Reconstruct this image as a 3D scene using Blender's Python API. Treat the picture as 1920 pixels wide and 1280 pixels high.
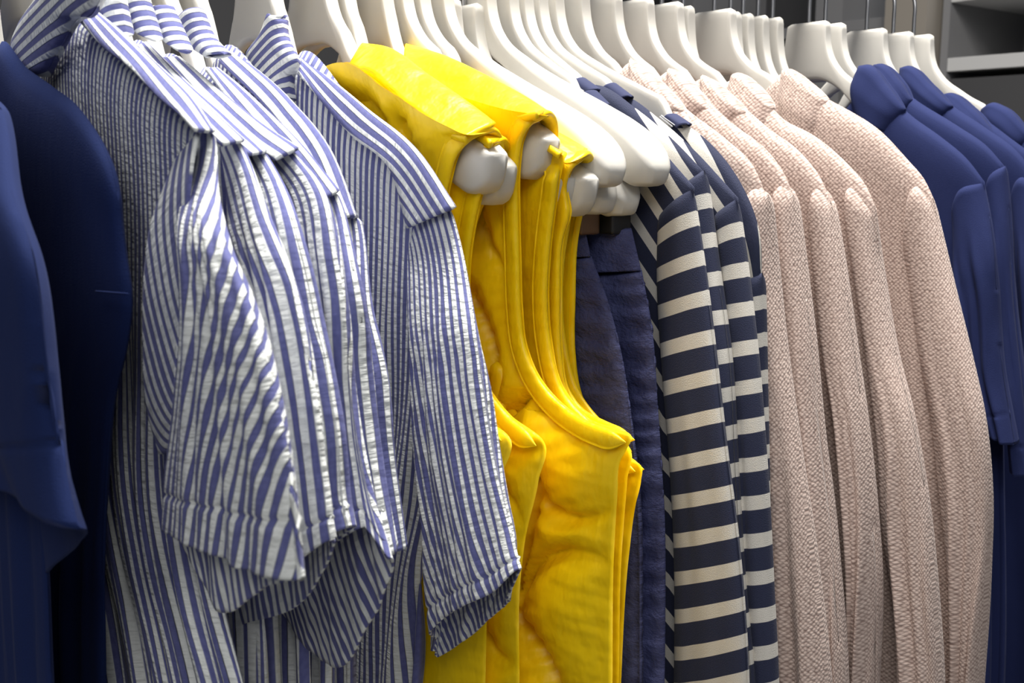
import bpy, math, random
import numpy as np
random.seed(4); np.random.seed(4)
for o in list(bpy.data.objects): bpy.data.objects.remove(o)
scn = bpy.context.scene
COL = scn.collection

# ------------------------------------------------------------------ camera
ANG = math.radians(38); PIT = math.atan(340/2000)
CAM = np.array([0.0, -0.70, 1.45])
FW = np.array([math.sin(ANG)*math.cos(PIT), math.cos(ANG)*math.cos(PIT), -math.sin(PIT)])
RT = np.array([math.cos(ANG), -math.sin(ANG), 0.0]); UP = np.cross(RT, FW)
cd = bpy.data.cameras.new('camera'); cam = bpy.data.objects.new('camera', cd); COL.objects.link(cam)
cd.sensor_width = 36.0; cd.lens = 37.5; cd.clip_start = 0.02
FPX = 2000*math.sqrt(1)                                  # focal length in pixels, horizontal
cam.location = CAM
from mathutils import Matrix, Vector
cam.rotation_euler = Matrix((RT, UP, -FW)).transposed().to_euler()
cd.dof.use_dof = True; cd.dof.focus_distance = 0.70; cd.dof.aperture_fstop = 17.0
scn.camera = cam

# ------------------------------------------------------------------ light
w = bpy.data.worlds.new('world'); scn.world = w; w.use_nodes = True
w.node_tree.nodes['Background'].inputs[0].default_value = (0.88, 0.92, 1.0, 1)
w.node_tree.nodes['Background'].inputs[1].default_value = 0.17
def area(name, loc, to, size, size_y, power, col=(1, 1, 1)):
    l = bpy.data.lights.new(name, 'AREA'); l.shape = 'RECTANGLE'; l.size = size; l.size_y = size_y
    l.energy = power; l.color = col
    o = bpy.data.objects.new(name, l); COL.objects.link(o); o.location = loc
    o.rotation_euler = (Vector(to)-Vector(loc)).to_track_quat('-Z', 'Y').to_euler(); return o
area('ceiling_light_row', (0.75, -0.15, 3.0), (0.75, 0.0, 1.4), 1.3, 0.35, 84, (1.0, 0.965, 0.91))
area('front_fill_light', (-0.9, -1.9, 2.9), (0.5, -0.1, 1.2), 1.6, 1.0, 21, (1.0, 0.98, 0.95))  # fill lamp added behind the camera to lift the garment fronts
area('ceiling_light_far', (3.0, 0.4, 3.0), (3.6, 0.6, 1.2), 0.8, 0.8, 16, (0.95, 0.97, 1.0))
scn.view_settings.view_transform = 'Standard'; scn.view_settings.look = 'None'
scn.view_settings.gamma = 1; scn.view_settings.use_curve_mapping = False
scn.view_settings.exposure = 0.12

# ------------------------------------------------------------------ helpers
RAILZ = 1.672
def at(px, py, X):
    d = FW*FPX + RT*(px-960) + UP*(640-py); p = CAM + d*(X/d[0]); return (p[1], p[2])
def yz(pt, X):
    return (pt[1], pt[2]) if pt[0] == 'm' else at(pt[0], pt[1], X)
def m(y, z): return ('m', y, z)

def curve(pts, n, t=None):
    """smooth curve through points, n samples at even arc length (or at params t)"""
    P = np.array(pts, float)
    if len(P) == 2 or True:
        d = np.linalg.norm(np.diff(P, axis=0), axis=1); d = np.maximum(d, 1e-7)
        k = np.concatenate([[0], np.cumsum(d)])
    T = np.zeros_like(P)
    if len(P) > 2:
        s = np.diff(P, axis=0)/d[:, None]
        T[1:-1] = (s[:-1]*d[1:, None]+s[1:]*d[:-1, None])/(d[:-1]+d[1:])[:, None]
        T[0] = s[0]; T[-1] = s[-1]
    else:
        T[:] = (P[1]-P[0])/d[0]
    q = (np.linspace(0, 1, n) if t is None else np.array(t))*k[-1]
    i = np.clip(np.searchsorted(k, q, side='right')-1, 0, len(d)-1)
    u = ((q-k[i])/d[i])[:, None]; h = d[i][:, None]
    return ((2*u**3-3*u**2+1)*P[i]+(u**3-2*u**2+u)*h*T[i]+(-2*u**3+3*u**2)*P[i+1]+(u**3-u**2)*h*T[i+1])

def grid(rows, X, nu, nv):
    """rows of control points -> (nv+1, nu+1, 2) array of y,z"""
    R = np.array([curve([yz(p, X) for p in r], nu+1) for r in rows])        # (k, nu+1, 2)
    mid = R.mean(axis=1); d = np.linalg.norm(np.diff(mid, axis=0), axis=1); k = np.concatenate([[0], np.cumsum(d)])/d.sum()
    out = np.zeros((nv+1, nu+1, 2)); q = np.linspace(0, 1, nv+1)
    d = np.diff(k); T = np.zeros_like(R)
    if len(R) > 2:
        s = np.diff(R, axis=0)/d[:, None, None]
        T[1:-1] = (s[:-1]*d[1:, None, None]+s[1:]*d[:-1, None, None])/(d[:-1]+d[1:])[:, None, None]
        T[0] = s[0]; T[-1] = s[-1]
    else: T[:] = R[1]-R[0]
    i = np.clip(np.searchsorted(k, q, side='right')-1, 0, len(d)-1)
    u = ((q-k[i])/d[i])[:, None, None]; h = d[i][:, None, None]
    return (2*u**3-3*u**2+1)*R[i]+(u**3-2*u**2+u)*h*T[i]+(-2*u**3+3*u**2)*R[i+1]+(u**3-u**2)*h*T[i+1]

def empty(name, loc, label, cat, group=None):
    o = bpy.data.objects.new(name, None); COL.objects.link(o); o.location = loc
    o.empty_display_size = .02
    o['label'] = label; o['category'] = cat
    if group: o['group'] = group
    return o

def mesh(name, V, Fc, mat, parent=None, UVv=None, uvidx=None, solid=0, offset=0, sub=0, label=None):
    """V world coords"""
    V = np.array(V, float).reshape(-1, 3)
    base = np.array(parent.matrix_world.translation) if parent else np.zeros(3)
    if parent: base = np.array(parent['_base']) if '_base' in parent else np.array(parent.location)
    me = bpy.data.meshes.new(name); me.from_pydata((V-base).tolist(), [], Fc); me.update()
    if UVv is not None:
        l = me.uv_layers.new(name='UVMap')
        co = np.array([UVv[j] for f in uvidx for j in f], float).ravel()
        l.data.foreach_set('uv', co)
    me.polygons.foreach_set('use_smooth', [True]*len(me.polygons))
    me.materials.append(mat)
    o = bpy.data.objects.new(name, me); COL.objects.link(o)
    if parent: o.parent = parent
    if solid:
        md = o.modifiers.new('thickness', 'SOLIDIFY'); md.thickness = solid; md.offset = offset
    if sub:
        md = o.modifiers.new('smooth', 'SUBSURF'); md.levels = sub; md.render_levels = sub
    if label: o['label'] = label
    return o

def noise1(x, seed, n=5):
    r = np.random.RandomState(seed); out = 0*x
    for k in range(n):
        out = out + math.pow(.62, k)*np.sin(x*(k+1)*1.9*r.uniform(.8, 1.2)+r.uniform(0, 6.28))
    return out/2.2

def folds(amp, freq, seed, lean=0.0, top=.25, wander=.5, n=5):
    """long hanging folds: displacement in X growing downward"""
    def f(S, Vv):
        ph = S*freq*6.28 + lean*Vv*6.28 + wander*noise1(Vv*2.2+seed, seed+7)
        a = np.clip((Vv-.13)/max(top, 1e-3), 0, 1)
        a = a*a*(3-2*a)
        d = noise1(ph, seed, n) + (.35*noise1(ph*2.3+Vv*4, seed+3) if n > 3 else .15*noise1(ph*1.7+Vv*3, seed+3, 2))
        return amp*a*d
    return f

def tube(name, mat, parent, X, rows, t=.012, nu=60, nv=90, back=None, dx=0, fold=None, top=.06, seam=None,
         uvm='arc', anchor=1.0, rot=0.0, uo=0, solid=.0012, ext=None, t0=.25, hem=None, bulge=1.0, tb=None, label=None, crinkle=0, voff=0, edge=.55, uvs=1.0, pw=2.6):
    """a hollow cloth form in the plane X: front sheet toward -X, back sheet toward +X, open at the hem"""
    if ext is not None:
        last = [m(*yz(p, X)) for p in rows[-1]]; rows = list(rows)+[[m(y, ext-(0.0)) for (_, y, z) in last]]
        if back: back = list(back)+[[m(yz(p, X)[0], ext) for p in back[-1]]]
    tsc = t if not callable(t) else .012
    def place(rr, bk=False):
        c = np.array([np.mean([yz(p, X+dx) for p in r], axis=0) for r in rr]); k = np.concatenate([[0], np.cumsum(np.linalg.norm(np.diff(c, axis=0), axis=1))]); k = k/k[-1]
        out = []
        for r, kk in zip(rr, k):
            q = min(1, kk/.35) if name == 'sleeve' else 1
            d = dx*q*q*(3-2*q); n = len(r)-1
            tf = t0+(1-t0)*min(1, kk*1.8)
            for e_ in (1, .7, .45, .2, 0):
                o_ = [m(*yz(p, X+d+e_*tf*edge*tsc*(1.2 if bk and 0 < j < n else 2*j/n-1))) for j, p in enumerate(r)]
                if o_[0][1]-o_[-1][1] > .014: break
            out.append(o_)
        return out
    rows = place(rows); back = place(back, True) if back else None
    G = grid(rows, X, nu, nv); B = grid(back, X, nu, nv) if back else G
    s = np.linspace(0, 1, nu+1)[None, :]; v = np.linspace(0, 1, nv+1)[:, None]
    S = s+0*v; Vv = v+0*s
    prof = np.power(np.clip(1-np.abs(2*S-1)**pw, 0, 1), .5)
    tp = np.sqrt(np.clip(1-(1-np.clip(Vv/top, 0, 1))**2, 0, 1)) if top > 0 else 1+0*Vv
    q_ = np.clip(Vv*1.8, 0, 1); q_ = q_*q_*(3-2*q_)
    tt = t*(t0+(1-t0)*q_) if not callable(t) else t(S, Vv)
    fd = fold(S, Vv) if fold else 0*S
    if name == 'sleeve':
        r_ = np.clip(Vv/.35, 0, 1); dx = dx*r_*r_*(3-2*r_)
    fx = X+dx - tt*prof*tp*bulge + fd*tp
    bx = X+dx + (tb or 1)*tt*prof*tp + (fold(S+.37, Vv) if fold else 0)*tp*.6
    if hem is not None:
        fx = fx + .0012*np.exp(-((Vv-hem)/.006)**2)
    if crinkle:
        fx = fx+crinkle*noise1(Vv*60+S*9, 3)*noise1(S*25, 8)
    Fr = np.dstack([fx, G[..., 0], G[..., 1]]); Bk = np.dstack([bx, B[..., 0], B[..., 1]])
    if seam: Fr = seam(Fr, S, Vv)
    ring = np.concatenate([Fr, Bk[:, ::-1]], axis=1); nr = ring.shape[1]
    V = ring.reshape(-1, 3)
    sm = (t if not callable(t) else .01)
    ring = np.concatenate([np.dstack([X-sm*prof, G[..., 0], G[..., 1]]), np.dstack([X+sm*prof, B[..., 0], B[..., 1]])[:, ::-1]], axis=1)
    # uv
    if uvm == 'arc':
        d = np.linalg.norm(np.diff(ring, axis=1), axis=2); cu = np.concatenate([np.zeros((nv+1, 1)), np.cumsum(d, axis=1)], axis=1)
        ia = int(round(anchor*nu)); cu = cu-cu[:, ia:ia+1]
        dv = np.linalg.norm(np.diff(ring[:, ia], axis=0), axis=1); cv = np.concatenate([[0], np.cumsum(dv)])[:, None]+0*cu
    elif uvm == 'col':
        wd = np.linalg.norm(np.diff(ring, axis=1), axis=2).sum(axis=1)
        wdt = np.percentile(wd, 60)
        cu = (np.arange(nr)[None, :]/nr)*wdt+0*ring[..., 0]
        dv = np.linalg.norm(np.diff(G.mean(axis=1), axis=0), axis=1); cv = np.concatenate([[0], np.cumsum(dv)])[:, None]+0*cu
    elif uvm == 'oblique':
        cu = ring[..., 1]*.85-ring[..., 0]*.85; cv = -ring[..., 2]+1.6
    elif uvm == 'planar':
        cu = ring[..., 1]; cv = -ring[..., 2]+1.6
    elif uvm == 'ridge':                                  # v measured down from the shoulder line
        dz = np.linalg.norm(np.diff(ring, axis=0), axis=2); cv = np.concatenate([np.zeros((1, nr)), np.cumsum(dz, axis=0)])
        cu = ring[..., 1]
    c, sn = math.cos(rot), math.sin(rot)
    U2 = np.stack([cu*c-cv*sn+uo, cu*sn+cv*c+voff], axis=2).reshape(-1, 2)*uvs
    F_ = []
    for j in range(nv):
        a = j*nr
        for i in range(nr):
            i2 = (i+1) % nr
            F_.append((a+i, a+nr+i, a+nr+i2, a+i2))
    UI = []
    for f in F_: UI.append(f)
    # wrap seam: last column keeps its own u plus one step, hidden on the far side
    U3 = list(map(tuple, U2)); extra = len(U3)
    for j in range(nv+1):
        a = U2[j*nr+nr-1]; U3.append((a[0]+.003, a[1]))
    UI = [(f if (k % nr) != nr-1 else (f[0], f[1], extra+k//nr+1, extra+k//nr)) for k, f in enumerate(F_)]
    return mesh(name, V, F_, mat, parent, U3, UI, solid=solid, label=label)

def strip(name, mat, parent, X, rows, nu=50, nv=10, dxs=None, uvm='arc', rot=0, uo=0, solid=.0015, label=None, fold=None, uvs=1.0):
    """a single cloth sheet; dxs = X offset per control row"""
    if dxs is None: dxs = [0]*len(rows)
    R = []
    for r, d in zip(rows, dxs):
        c = curve([yz(p, X+d) for p in r], nu+1); R.append(np.column_stack([np.full(nu+1, X+d), c]))
    R = np.array(R)
    cols = [curve(R[:, i], nv+1) for i in range(nu+1)]
    G = np.array(cols).transpose(1, 0, 2)
    s = np.linspace(0, 1, nu+1)[None, :]; v = np.linspace(0, 1, nv+1)[:, None]
    if fold: G[..., 0] += fold(s+0*v, v+0*s)
    du = np.linalg.norm(np.diff(G, axis=1), axis=2); cu = np.concatenate([np.zeros((nv+1, 1)), np.cumsum(du, axis=1)], axis=1)
    dv = np.linalg.norm(np.diff(G, axis=0), axis=2); cv = np.concatenate([np.zeros((1, nu+1)), np.cumsum(dv, axis=0)])
    c, sn = math.cos(rot), math.sin(rot)
    U2 = np.stack([cu*c-cv*sn+uo, cu*sn+cv*c], axis=2).reshape(-1, 2)*uvs
    n = nu+1
    F_ = [(j*n+i, (j+1)*n+i, (j+1)*n+i+1, j*n+i+1) for j in range(nv) for i in range(nu)]
    return mesh(name, G.reshape(-1, 3), F_, mat, parent, list(map(tuple, U2)), F_, solid=solid, offset=0, label=label)

def cord(name, mat, parent, pts, r, seg=8, cap=True, flat=1.0, n=None, label=None):
    """round or flattened cord along 3D points"""
    P = curve(pts, n or max(8, len(pts)*6)); T = np.gradient(P, axis=0); T /= np.linalg.norm(T, axis=1)[:, None]
    V = []; ref = np.array([1.0, 0, 0])
    for p, tg in zip(P, T):
        a = ref-tg*(ref@tg); 
        if np.linalg.norm(a) < 1e-3: a = np.array([0, 1.0, 0])
        a /= np.linalg.norm(a); b = np.cross(tg, a)
        for k in range(seg):
            th = 2*math.pi*k/seg; V.append(p+a*math.cos(th)*r+b*math.sin(th)*r*flat)
    F_ = [(j*seg+k, j*seg+(k+1) % seg, (j+1)*seg+(k+1) % seg, (j+1)*seg+k) for j in range(len(P)-1) for k in range(seg)]
    F_ += [tuple(range(seg))[::-1], tuple((len(P)-1)*seg+k for k in range(seg))]
    return mesh(name, V, F_, mat, parent, label=label)

def box(name, mat, x0, x1, y0, y1, z0, z1, parent=None, bev=.0):
    V = [(x, y, z) for x in (x0, x1) for y in (y0, y1) for z in (z0, z1)]
    F_ = [(0, 1, 3, 2), (4, 6, 7, 5), (0, 4, 5, 1), (2, 3, 7, 6), (0, 2, 6, 4), (1, 5, 7, 3)]
    o = mesh(name, V, F_, mat, parent)
    o.data.polygons.foreach_set('use_smooth', [False]*6)
    if bev:
        b = o.modifiers.new('bevel', 'BEVEL'); b.width = bev; b.segments = 3
    return o

# ------------------------------------------------------------------ materials
def srgb(r, g, b):
    f = lambda c: (c/255/12.92 if c/255 <= .04045 else ((c/255+.055)/1.055)**2.4)
    return (f(r), f(g), f(b), 1)
class MatB:
    def __init__(s, name, rough=.8):
        s.m = bpy.data.materials.new(name); s.m.use_nodes = True; s.nt = s.m.node_tree; s.N = s.nt.nodes; s.L = s.nt.links
        s.b = s.N['Principled BSDF']; s.b.inputs['Roughness'].default_value = rough
    def n(s, t, **k):
        x = s.N.new(t)
        for a, v in k.items(): setattr(x, a, v)
        return x
    def l(s, a, b): s.L.new(a, b)
    def math(s, op, a, b=None, c=None):
        x = s.n('ShaderNodeMath', operation=op)
        for i, q in enumerate((a, b, c)):
            if q is None: continue
            if isinstance(q, (int, float)): x.inputs[i].default_value = q
            else: s.l(q, x.inputs[i])
        return x.outputs[0]
    def uv(s):
        t = s.n('ShaderNodeTexCoord'); sp = s.n('ShaderNodeSeparateXYZ'); s.l(t.outputs['UV'], sp.inputs[0]); return t.outputs['UV'], sp.outputs[0], sp.outputs[1]
    def obj(s):
        return s.n('ShaderNodeTexCoord').outputs['Object']
    def scale(s, vec, sc):
        x = s.n('ShaderNodeMapping'); x.inputs['Scale'].default_value = sc; s.l(vec, x.inputs[0]); return x.outputs[0]
    def noise(s, vec, scale, detail=3, rough=.5):
        x = s.n('ShaderNodeTexNoise'); x.inputs['Scale'].default_value = scale; x.inputs['Detail'].default_value = detail
        x.inputs['Roughness'].default_value = rough; s.l(vec, x.inputs['Vector']); return x.outputs[0]
    def mix(s, f, a, b):
        x = s.n('ShaderNodeMix', data_type='RGBA')
        if isinstance(f, (int, float)): x.inputs[0].default_value = f
        else: s.l(f, x.inputs[0])
        for i, q in ((6, a), (7, b)):
            if isinstance(q, tuple): x.inputs[i].default_value = q
            else: s.l(q, x.inputs[i])
        return x.outputs[2]
    def ramp(s, f, lo, hi):
        x = s.n('ShaderNodeMapRange'); x.interpolation_type = 'SMOOTHSTEP'
        s.l(f, x.inputs[0]); x.inputs[1].default_value = lo; x.inputs[2].default_value = hi; return x.outputs[0]
    def bump(s, h, dist, strength=1.0, chain=None):
        x = s.n('ShaderNodeBump'); x.inputs['Strength'].default_value = strength; x.inputs['Distance'].default_value = dist
        s.l(h, x.inputs['Height'])
        if chain: s.l(chain, x.inputs['Normal'])
        return x.outputs[0]
    def done(s, col=None, nrm=None):
        if col is not None:
            if isinstance(col, tuple): s.b.inputs['Base Color'].default_value = col
            else: s.l(col, s.b.inputs['Base Color'])
        if nrm is not None: s.l(nrm, s.b.inputs['Normal'])
        return s.m
    def sheen(s, w, tint=(1, 1, 1, 1), rough=.5):
        s.b.inputs['Sheen Weight'].default_value = w; s.b.inputs['Sheen Roughness'].default_value = rough
        s.b.inputs['Sheen Tint'].default_value = tint

def mat_seersucker():
    M = MatB('blue_and_white_seersucker', .85); UVc, u, v = M.uv()
    wob = M.noise(M.scale(UVc, (60, 25, 1)), 1.0, 2)
    uu = M.math('ADD', u, M.math('MULTIPLY', M.math('SUBTRACT', wob, .5), .0008))
    per = .0054
    k = M.math('DIVIDE', uu, per)
    fr = M.math('FRACT', k)
    big = M.math('SINE', M.math('MULTIPLY', k, 1.02))           # stripe width slowly alternates between wide and narrow
    duty = M.math('ADD', .50, M.math('MULTIPLY', big, .13))
    tri = M.math('ABSOLUTE', M.math('SUBTRACT', fr, .5))        # 0 centre of blue
    e = M.math('SUBTRACT', tri, M.math('MULTIPLY', duty, .5))
    white = M.ramp(e, -.035, .035)
    thread = M.noise(M.scale(UVc, (900, 250, 1)), 1.0, 2)
    blue = M.mix(thread, srgb(74, 78, 134), srgb(112, 116, 170))
    wcol = M.mix(thread, srgb(222, 226, 222), srgb(244, 246, 244))
    col = M.mix(white, blue, wcol)
    puck = M.noise(M.scale(UVc, (130, 420, 1)), 1.0, 2, .5)
    puck2 = M.noise(M.scale(UVc, (90, 170, 1)), 1.0, 2, .5)
    h = M.math('MULTIPLY', M.math('ADD', puck, puck2), M.math('ADD', .25, M.math('MULTIPLY', white, .75)))
    n1 = M.bump(h, .0022, .75)
    big2 = M.noise(M.scale(UVc, (26, 12, 1)), 1.0, 3)
    n2 = M.bump(big2, .004, .3, n1)
    M.sheen(.08)
    return M.done(col, n2)

def mat_breton():
    M = MatB('navy_and_cream_striped_jersey', .9); UVc, u, v = M.uv()
    wob = M.noise(M.scale(UVc, (18, 18, 1)), 1.0, 2)
    k = M.math('DIVIDE', M.math('ADD', v, M.math('MULTIPLY', wob, .002)), .0258)
    fr = M.math('FRACT', k)
    w_ = M.math('MULTIPLY', M.ramp(fr, .605, .62), M.math('SUBTRACT', 1, M.ramp(fr, .985, 1.0)))
    nz = M.noise(M.scale(UVc, (1500, 1500, 1)), 1.0, 2)
    col = M.mix(w_, M.mix(nz, srgb(24, 30, 54), srgb(48, 54, 84)), M.mix(nz, srgb(205, 200, 190), srgb(232, 228, 220)))
    n1 = M.bump(nz, .0006, .6); n2 = M.bump(M.noise(M.scale(UVc, (14, 7, 1)), 1.0, 3), .006, .3, n1)
    M.sheen(.05, rough=.4)
    return M.done(col, n2)

def mat_boucle():
    M = MatB('dusty_pink_woven_wool', .95); UVc, u, v = M.uv()
    wob = M.noise(M.scale(UVc, (170, 170, 1)), 1.0, 3); wob2 = M.noise(M.scale(UVc, (150, 190, 1)), 1.3, 3)
    vo = M.n('ShaderNodeTexVoronoi'); vo.inputs['Scale'].default_value = 1.0; vo.inputs['Randomness'].default_value = .28
    mp = M.n('ShaderNodeMapping'); mp.inputs['Scale'].default_value = (400, 420, 1); mp.inputs['Rotation'].default_value = (0, 0, .75); M.l(UVc, mp.inputs[0]); M.l(mp.outputs[0], vo.inputs['Vector'])
    a = M.math('ADD', u, M.math('MULTIPLY', wob, .0046)); b = M.math('ADD', v, M.math('MULTIPLY', wob2, .0046))
    kk = 6.2832/.0062
    s1 = M.math('SINE', M.math('MULTIPLY', M.math('ADD', a, b), kk)); s2 = M.math('SINE', M.math('MULTIPLY', M.math('SUBTRACT', a, b), kk))
    wv = M.math('SUBTRACT', 1.05, M.math('MULTIPLY', vo.outputs['Distance'], 1.25))
    nz = M.noise(M.scale(UVc, (420, 420, 1)), 1.0, 3, .6)
    t = M.math('ADD', M.math('MULTIPLY', wv, .5), M.math('MULTIPLY', nz, .62))
    f = M.ramp(t, .25, .85)
    col = M.mix(f, srgb(134, 111, 103), srgb(224, 203, 192))
    n1 = M.bump(t, .0009, .7); n2 = M.bump(M.noise(M.scale(UVc, (16, 5, 1)), 1.0, 2), .006, .2, n1)
    M.sheen(.12, rough=.5)
    return M.done(col, n2)

def mat_knit(name, c0, c1, fine=1800, big=.4, sheen=.15, rough=.9):
    M = MatB(name, rough); UVc, u, v = M.uv()
    nz = M.noise(M.scale(UVc, (fine, fine*.6, 1)), 1.0, 2)
    n1 = M.bump(nz, .0004, .5); n2 = M.bump(M.noise(M.scale(UVc, (14, 6, 1)), 1.0, 4), .008, big, n1)
    M.sheen(sheen, srgb(150, 160, 220), .45)
    M.b.inputs['Specular IOR Level'].default_value = .25
    return M.done(M.mix(nz, c0, c1), n2)

def mat_twill():
    M = MatB('washed_navy_cotton_twill', .75); UVc, u, v = M.uv()
    nz = M.noise(M.scale(UVc, (900, 900, 1)), 1.0, 2); cr = M.noise(M.scale(UVc, (45, 60, 1)), 1.0, 5, .65)
    wear = M.noise(M.scale(UVc, (20, 14, 1)), 1.0, 4, .6)
    col = M.mix(M.ramp(wear, .35, .7), srgb(48, 52, 94), srgb(78, 84, 130))
    n1 = M.bump(nz, .0003, .4); n2 = M.bump(cr, .006, .8, n1)
    return M.done(col, n2)

def mat_nylon(name='bright_yellow_nylon', c0=(252, 208, 4), c1=(255, 218, 10)):
    M = MatB(name, .42); P = M.obj()
    cr = M.noise(M.scale(P, (60, 60, 26)), 1.0, 3, .5); cr2 = M.noise(M.scale(P, (14, 14, 40)), 1.0, 2, .5)
    n1 = M.bump(cr, .006, .45); n2 = M.bump(cr2, .012, .4, n1)
    M.b.inputs['Specular IOR Level'].default_value = .35
    return M.done(M.mix(cr, srgb(*c0), srgb(*c1)), n2)

def mat_plain(name, c, rough=.5, metal=0, spec=.5, bumpd=0, bs=400):
    M = MatB(name, rough); P = M.obj(); nz = M.noise(P, bs, 2)
    M.b.inputs['Metallic'].default_value = metal; M.b.inputs['Specular IOR Level'].default_value = spec
    c2 = tuple(min(1, x*1.06) for x in c[:3])+(1,)
    return M.done(M.mix(nz, c, c2), M.bump(nz, bumpd or .00005, .2))

SEER = mat_seersucker(); BRET = mat_breton(); WOOL = mat_boucle(); TWILL = mat_twill(); NYL = mat_nylon()
NYLSHADE = mat_plain('vest_yellow_in_shade', srgb(200, 150, 8), .6)  # shade inside the vests as a mustard colour; assigned to nothing
BLUE = mat_knit('navy_blue_cotton_jersey', srgb(16, 30, 72), srgb(22, 40, 90), sheen=.05)
BLUE2 = mat_knit('royal_blue_polo_cotton', srgb(27, 36, 76), srgb(36, 46, 92), sheen=.05)
NAVY = mat_plain('plain_navy_rib', srgb(44, 50, 84), .9, bumpd=.0005)
THREAD = mat_plain('white_thread', srgb(225, 225, 230), .8)
PLAST = mat_plain('white_hanger_plastic', srgb(206, 203, 196), .42, bumpd=.0002, bs=60)
CHROME = mat_plain('brushed_steel', srgb(190, 190, 192), .3, metal=1)
CLIPM = mat_plain('brown_clip_metal', srgb(120, 92, 70), .4, metal=.7)
CLIPB = mat_plain('black_clip_rubber', srgb(24, 24, 26), .6)

# ------------------------------------------------------------------ setting
def struct(o): o['kind'] = 'structure'; return o
struct(box('floor', mat_plain('grey_vinyl_floor', srgb(120, 118, 114), .5), -3, 6, -3.5, 3.2, -.05, 0))
struct(box('wall_back', mat_plain('dark_grey_wall', srgb(66, 66, 68), .8), -3, 6, 2.4, 2.5, 0, 3.2))
struct(box('wall_right', mat_plain('charcoal_wall', srgb(60, 60, 62), .8), 5.0, 5.1, -3.5, 2.4, 0, 3.2))

GP = mat_plain('grey_shelf_panel', srgb(112, 112, 114), .6); LP_ = mat_plain('pale_shelf_board', srgb(178, 178, 178), .5)
DG = mat_plain('dark_panel_and_shelf_shadow', srgb(58, 58, 60), .7); TP = mat_plain('taupe_column', srgb(128, 122, 114), .7)  # dark grey for the bay's back panel and the painted shelf shadow
u_ = empty('shelving_unit', (2.8, .1, 0), 'grey shelving unit with pale boards behind the right end of the rail', 'shelves')
box('back_panel', GP, 2.98, 3.0, -.9, .845, 0, 2.3, u_)
for y in (-.9, .825): box('side_panel', GP, 2.6, 2.98, y, y+.02, 0, 2.3, u_)
for z in (.3, .62, .94, 1.26, 1.50, 1.672, 1.842): box('shelf', LP_, 2.6, 2.98, -.88, .825, z, z+.034, u_, .002)
box('shadow_panel', DG, 2.615, 2.63, -.5, .82, 1.30, 1.655, u_, .002)  # dark sheet painted in for the shadow below the pale board
c_ = struct(box('trim_1', TP, 2.55, 2.75, .86, .98, 0, 3.2))
u_ = empty('shelving_unit', (2.8, 1.6, 0), 'dark shelving bay behind the hanger hooks, left of the taupe column', 'shelves')
box('back_panel', DG, 2.98, 3.0, 1.0, 2.3, 0, 2.4, u_)
for y in (1.16, 1.72): box('side_panel', GP, 2.62, 2.98, y, y+.09, 0, 2.4, u_)
for z in (1.45, 1.80): box('shelf', GP, 2.62, 2.98, 1.0, 2.3, z, z+.03, u_, .002)

# ------------------------------------------------------------------ hangers
HU = [(0, 1.588), (.012, 1.588), (.0225, 1.588), (.0228, 1.588), (.0234, 1.587), (.0238, 1.582), (.0245, 1.570), (.0285, 1.556), (.040, 1.541), (.067, 1.524), (.112, 1.503), (.150, 1.487), (.174, 1.476), (.192, 1.465), (.204, 1.452), (.2085, 1.443)]
HL = [(0, 1.530), (.0119, 1.530), (.012, 1.530), (.0125, 1.530), (.024, 1.528), (.034, 1.524), (.045, 1.518), (.058, 1.508), (.080, 1.493), (.112, 1.474), (.140, 1.459), (.160, 1.448), (.178, 1.438), (.194, 1.4325), (.2045, 1.4345)]
RIDGE = {}
def hanger_mesh(name, L=1.0, X=None, thick=.0105):
    n = 56; U_ = curve(HU, n); L_ = curve(HL, n); U_[:, 0] *= L; L_[:, 0] *= L
    if X in RIDGE:
        rp = np.array([(abs(y), z) for y, z in RIDGE[X]]); y0, yt = rp[0, 0], rp[-1, 0]
        end = yt-(.010 if X > .16 else .06); k = end/U_[-1, 0]
        f = np.clip((U_[:, 0]-.03)/.05, 0, 1); U_[:, 0] *= 1+(k-1)*f
        f = np.clip((L_[:, 0]-.03)/.05, 0, 1); L_[:, 0] *= 1+(k-1)*f
        lim = np.interp(U_[:, 0], rp[:, 0], rp[:, 1])-.009
        a = np.clip((U_[:, 0]-y0+.02)/.02, 0, 1)
        zu = U_[:, 1]*(1-a)+lim*a; dz = zu-U_[:, 1]; U_[:, 1] = np.where(a > 0, zu, U_[:, 1])
        L_[:, 1] += np.interp(L_[:, 0], U_[:, 0], dz)*np.clip(L_[:, 0]/.05, 0, 1)
    seg = 16; V = []
    for side in (-1, 1):
        rng = range(n)[::-1] if side == -1 else range(1, n)
        for i in rng:
            a, b = U_[i], L_[i]; f = i/(n-1)
            th = .0050+thick*min(1, max(0, (f-.25)/.6))**1.2
            if i > n-6: th *= math.sqrt(max(.05, 1-((i-(n-6))/5.6)**2))
            c = (a+b)/2; h = (a-b)/2
            for k in range(seg):
                q = 2*math.pi*k/seg; cs, sn = math.cos(q), math.sin(q)
                e = .45
                xx = th*math.copysign(abs(cs)**e, cs); zz = math.copysign(abs(sn)**e, sn)
                yy = c[0]+h[0]*zz; z = c[1]+h[1]*zz
                V.append((xx, side*yy, z-RAILZ))
    tot = len(V)//seg
    F_ = [(j*seg+k, (j+1)*seg+k, (j+1)*seg+(k+1) % seg, j*seg+(k+1) % seg) for j in range(tot-1) for k in range(seg)]
    F_ += [tuple(range(seg)), tuple((tot-1)*seg+k for k in range(seg))[::-1]]
    me = bpy.data.meshes.new(name); me.from_pydata(V, [], F_); me.update()
    me.polygons.foreach_set('use_smooth', [True]*len(me.polygons)); me.materials.append(PLAST)
    return me
_hm = {}
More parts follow.
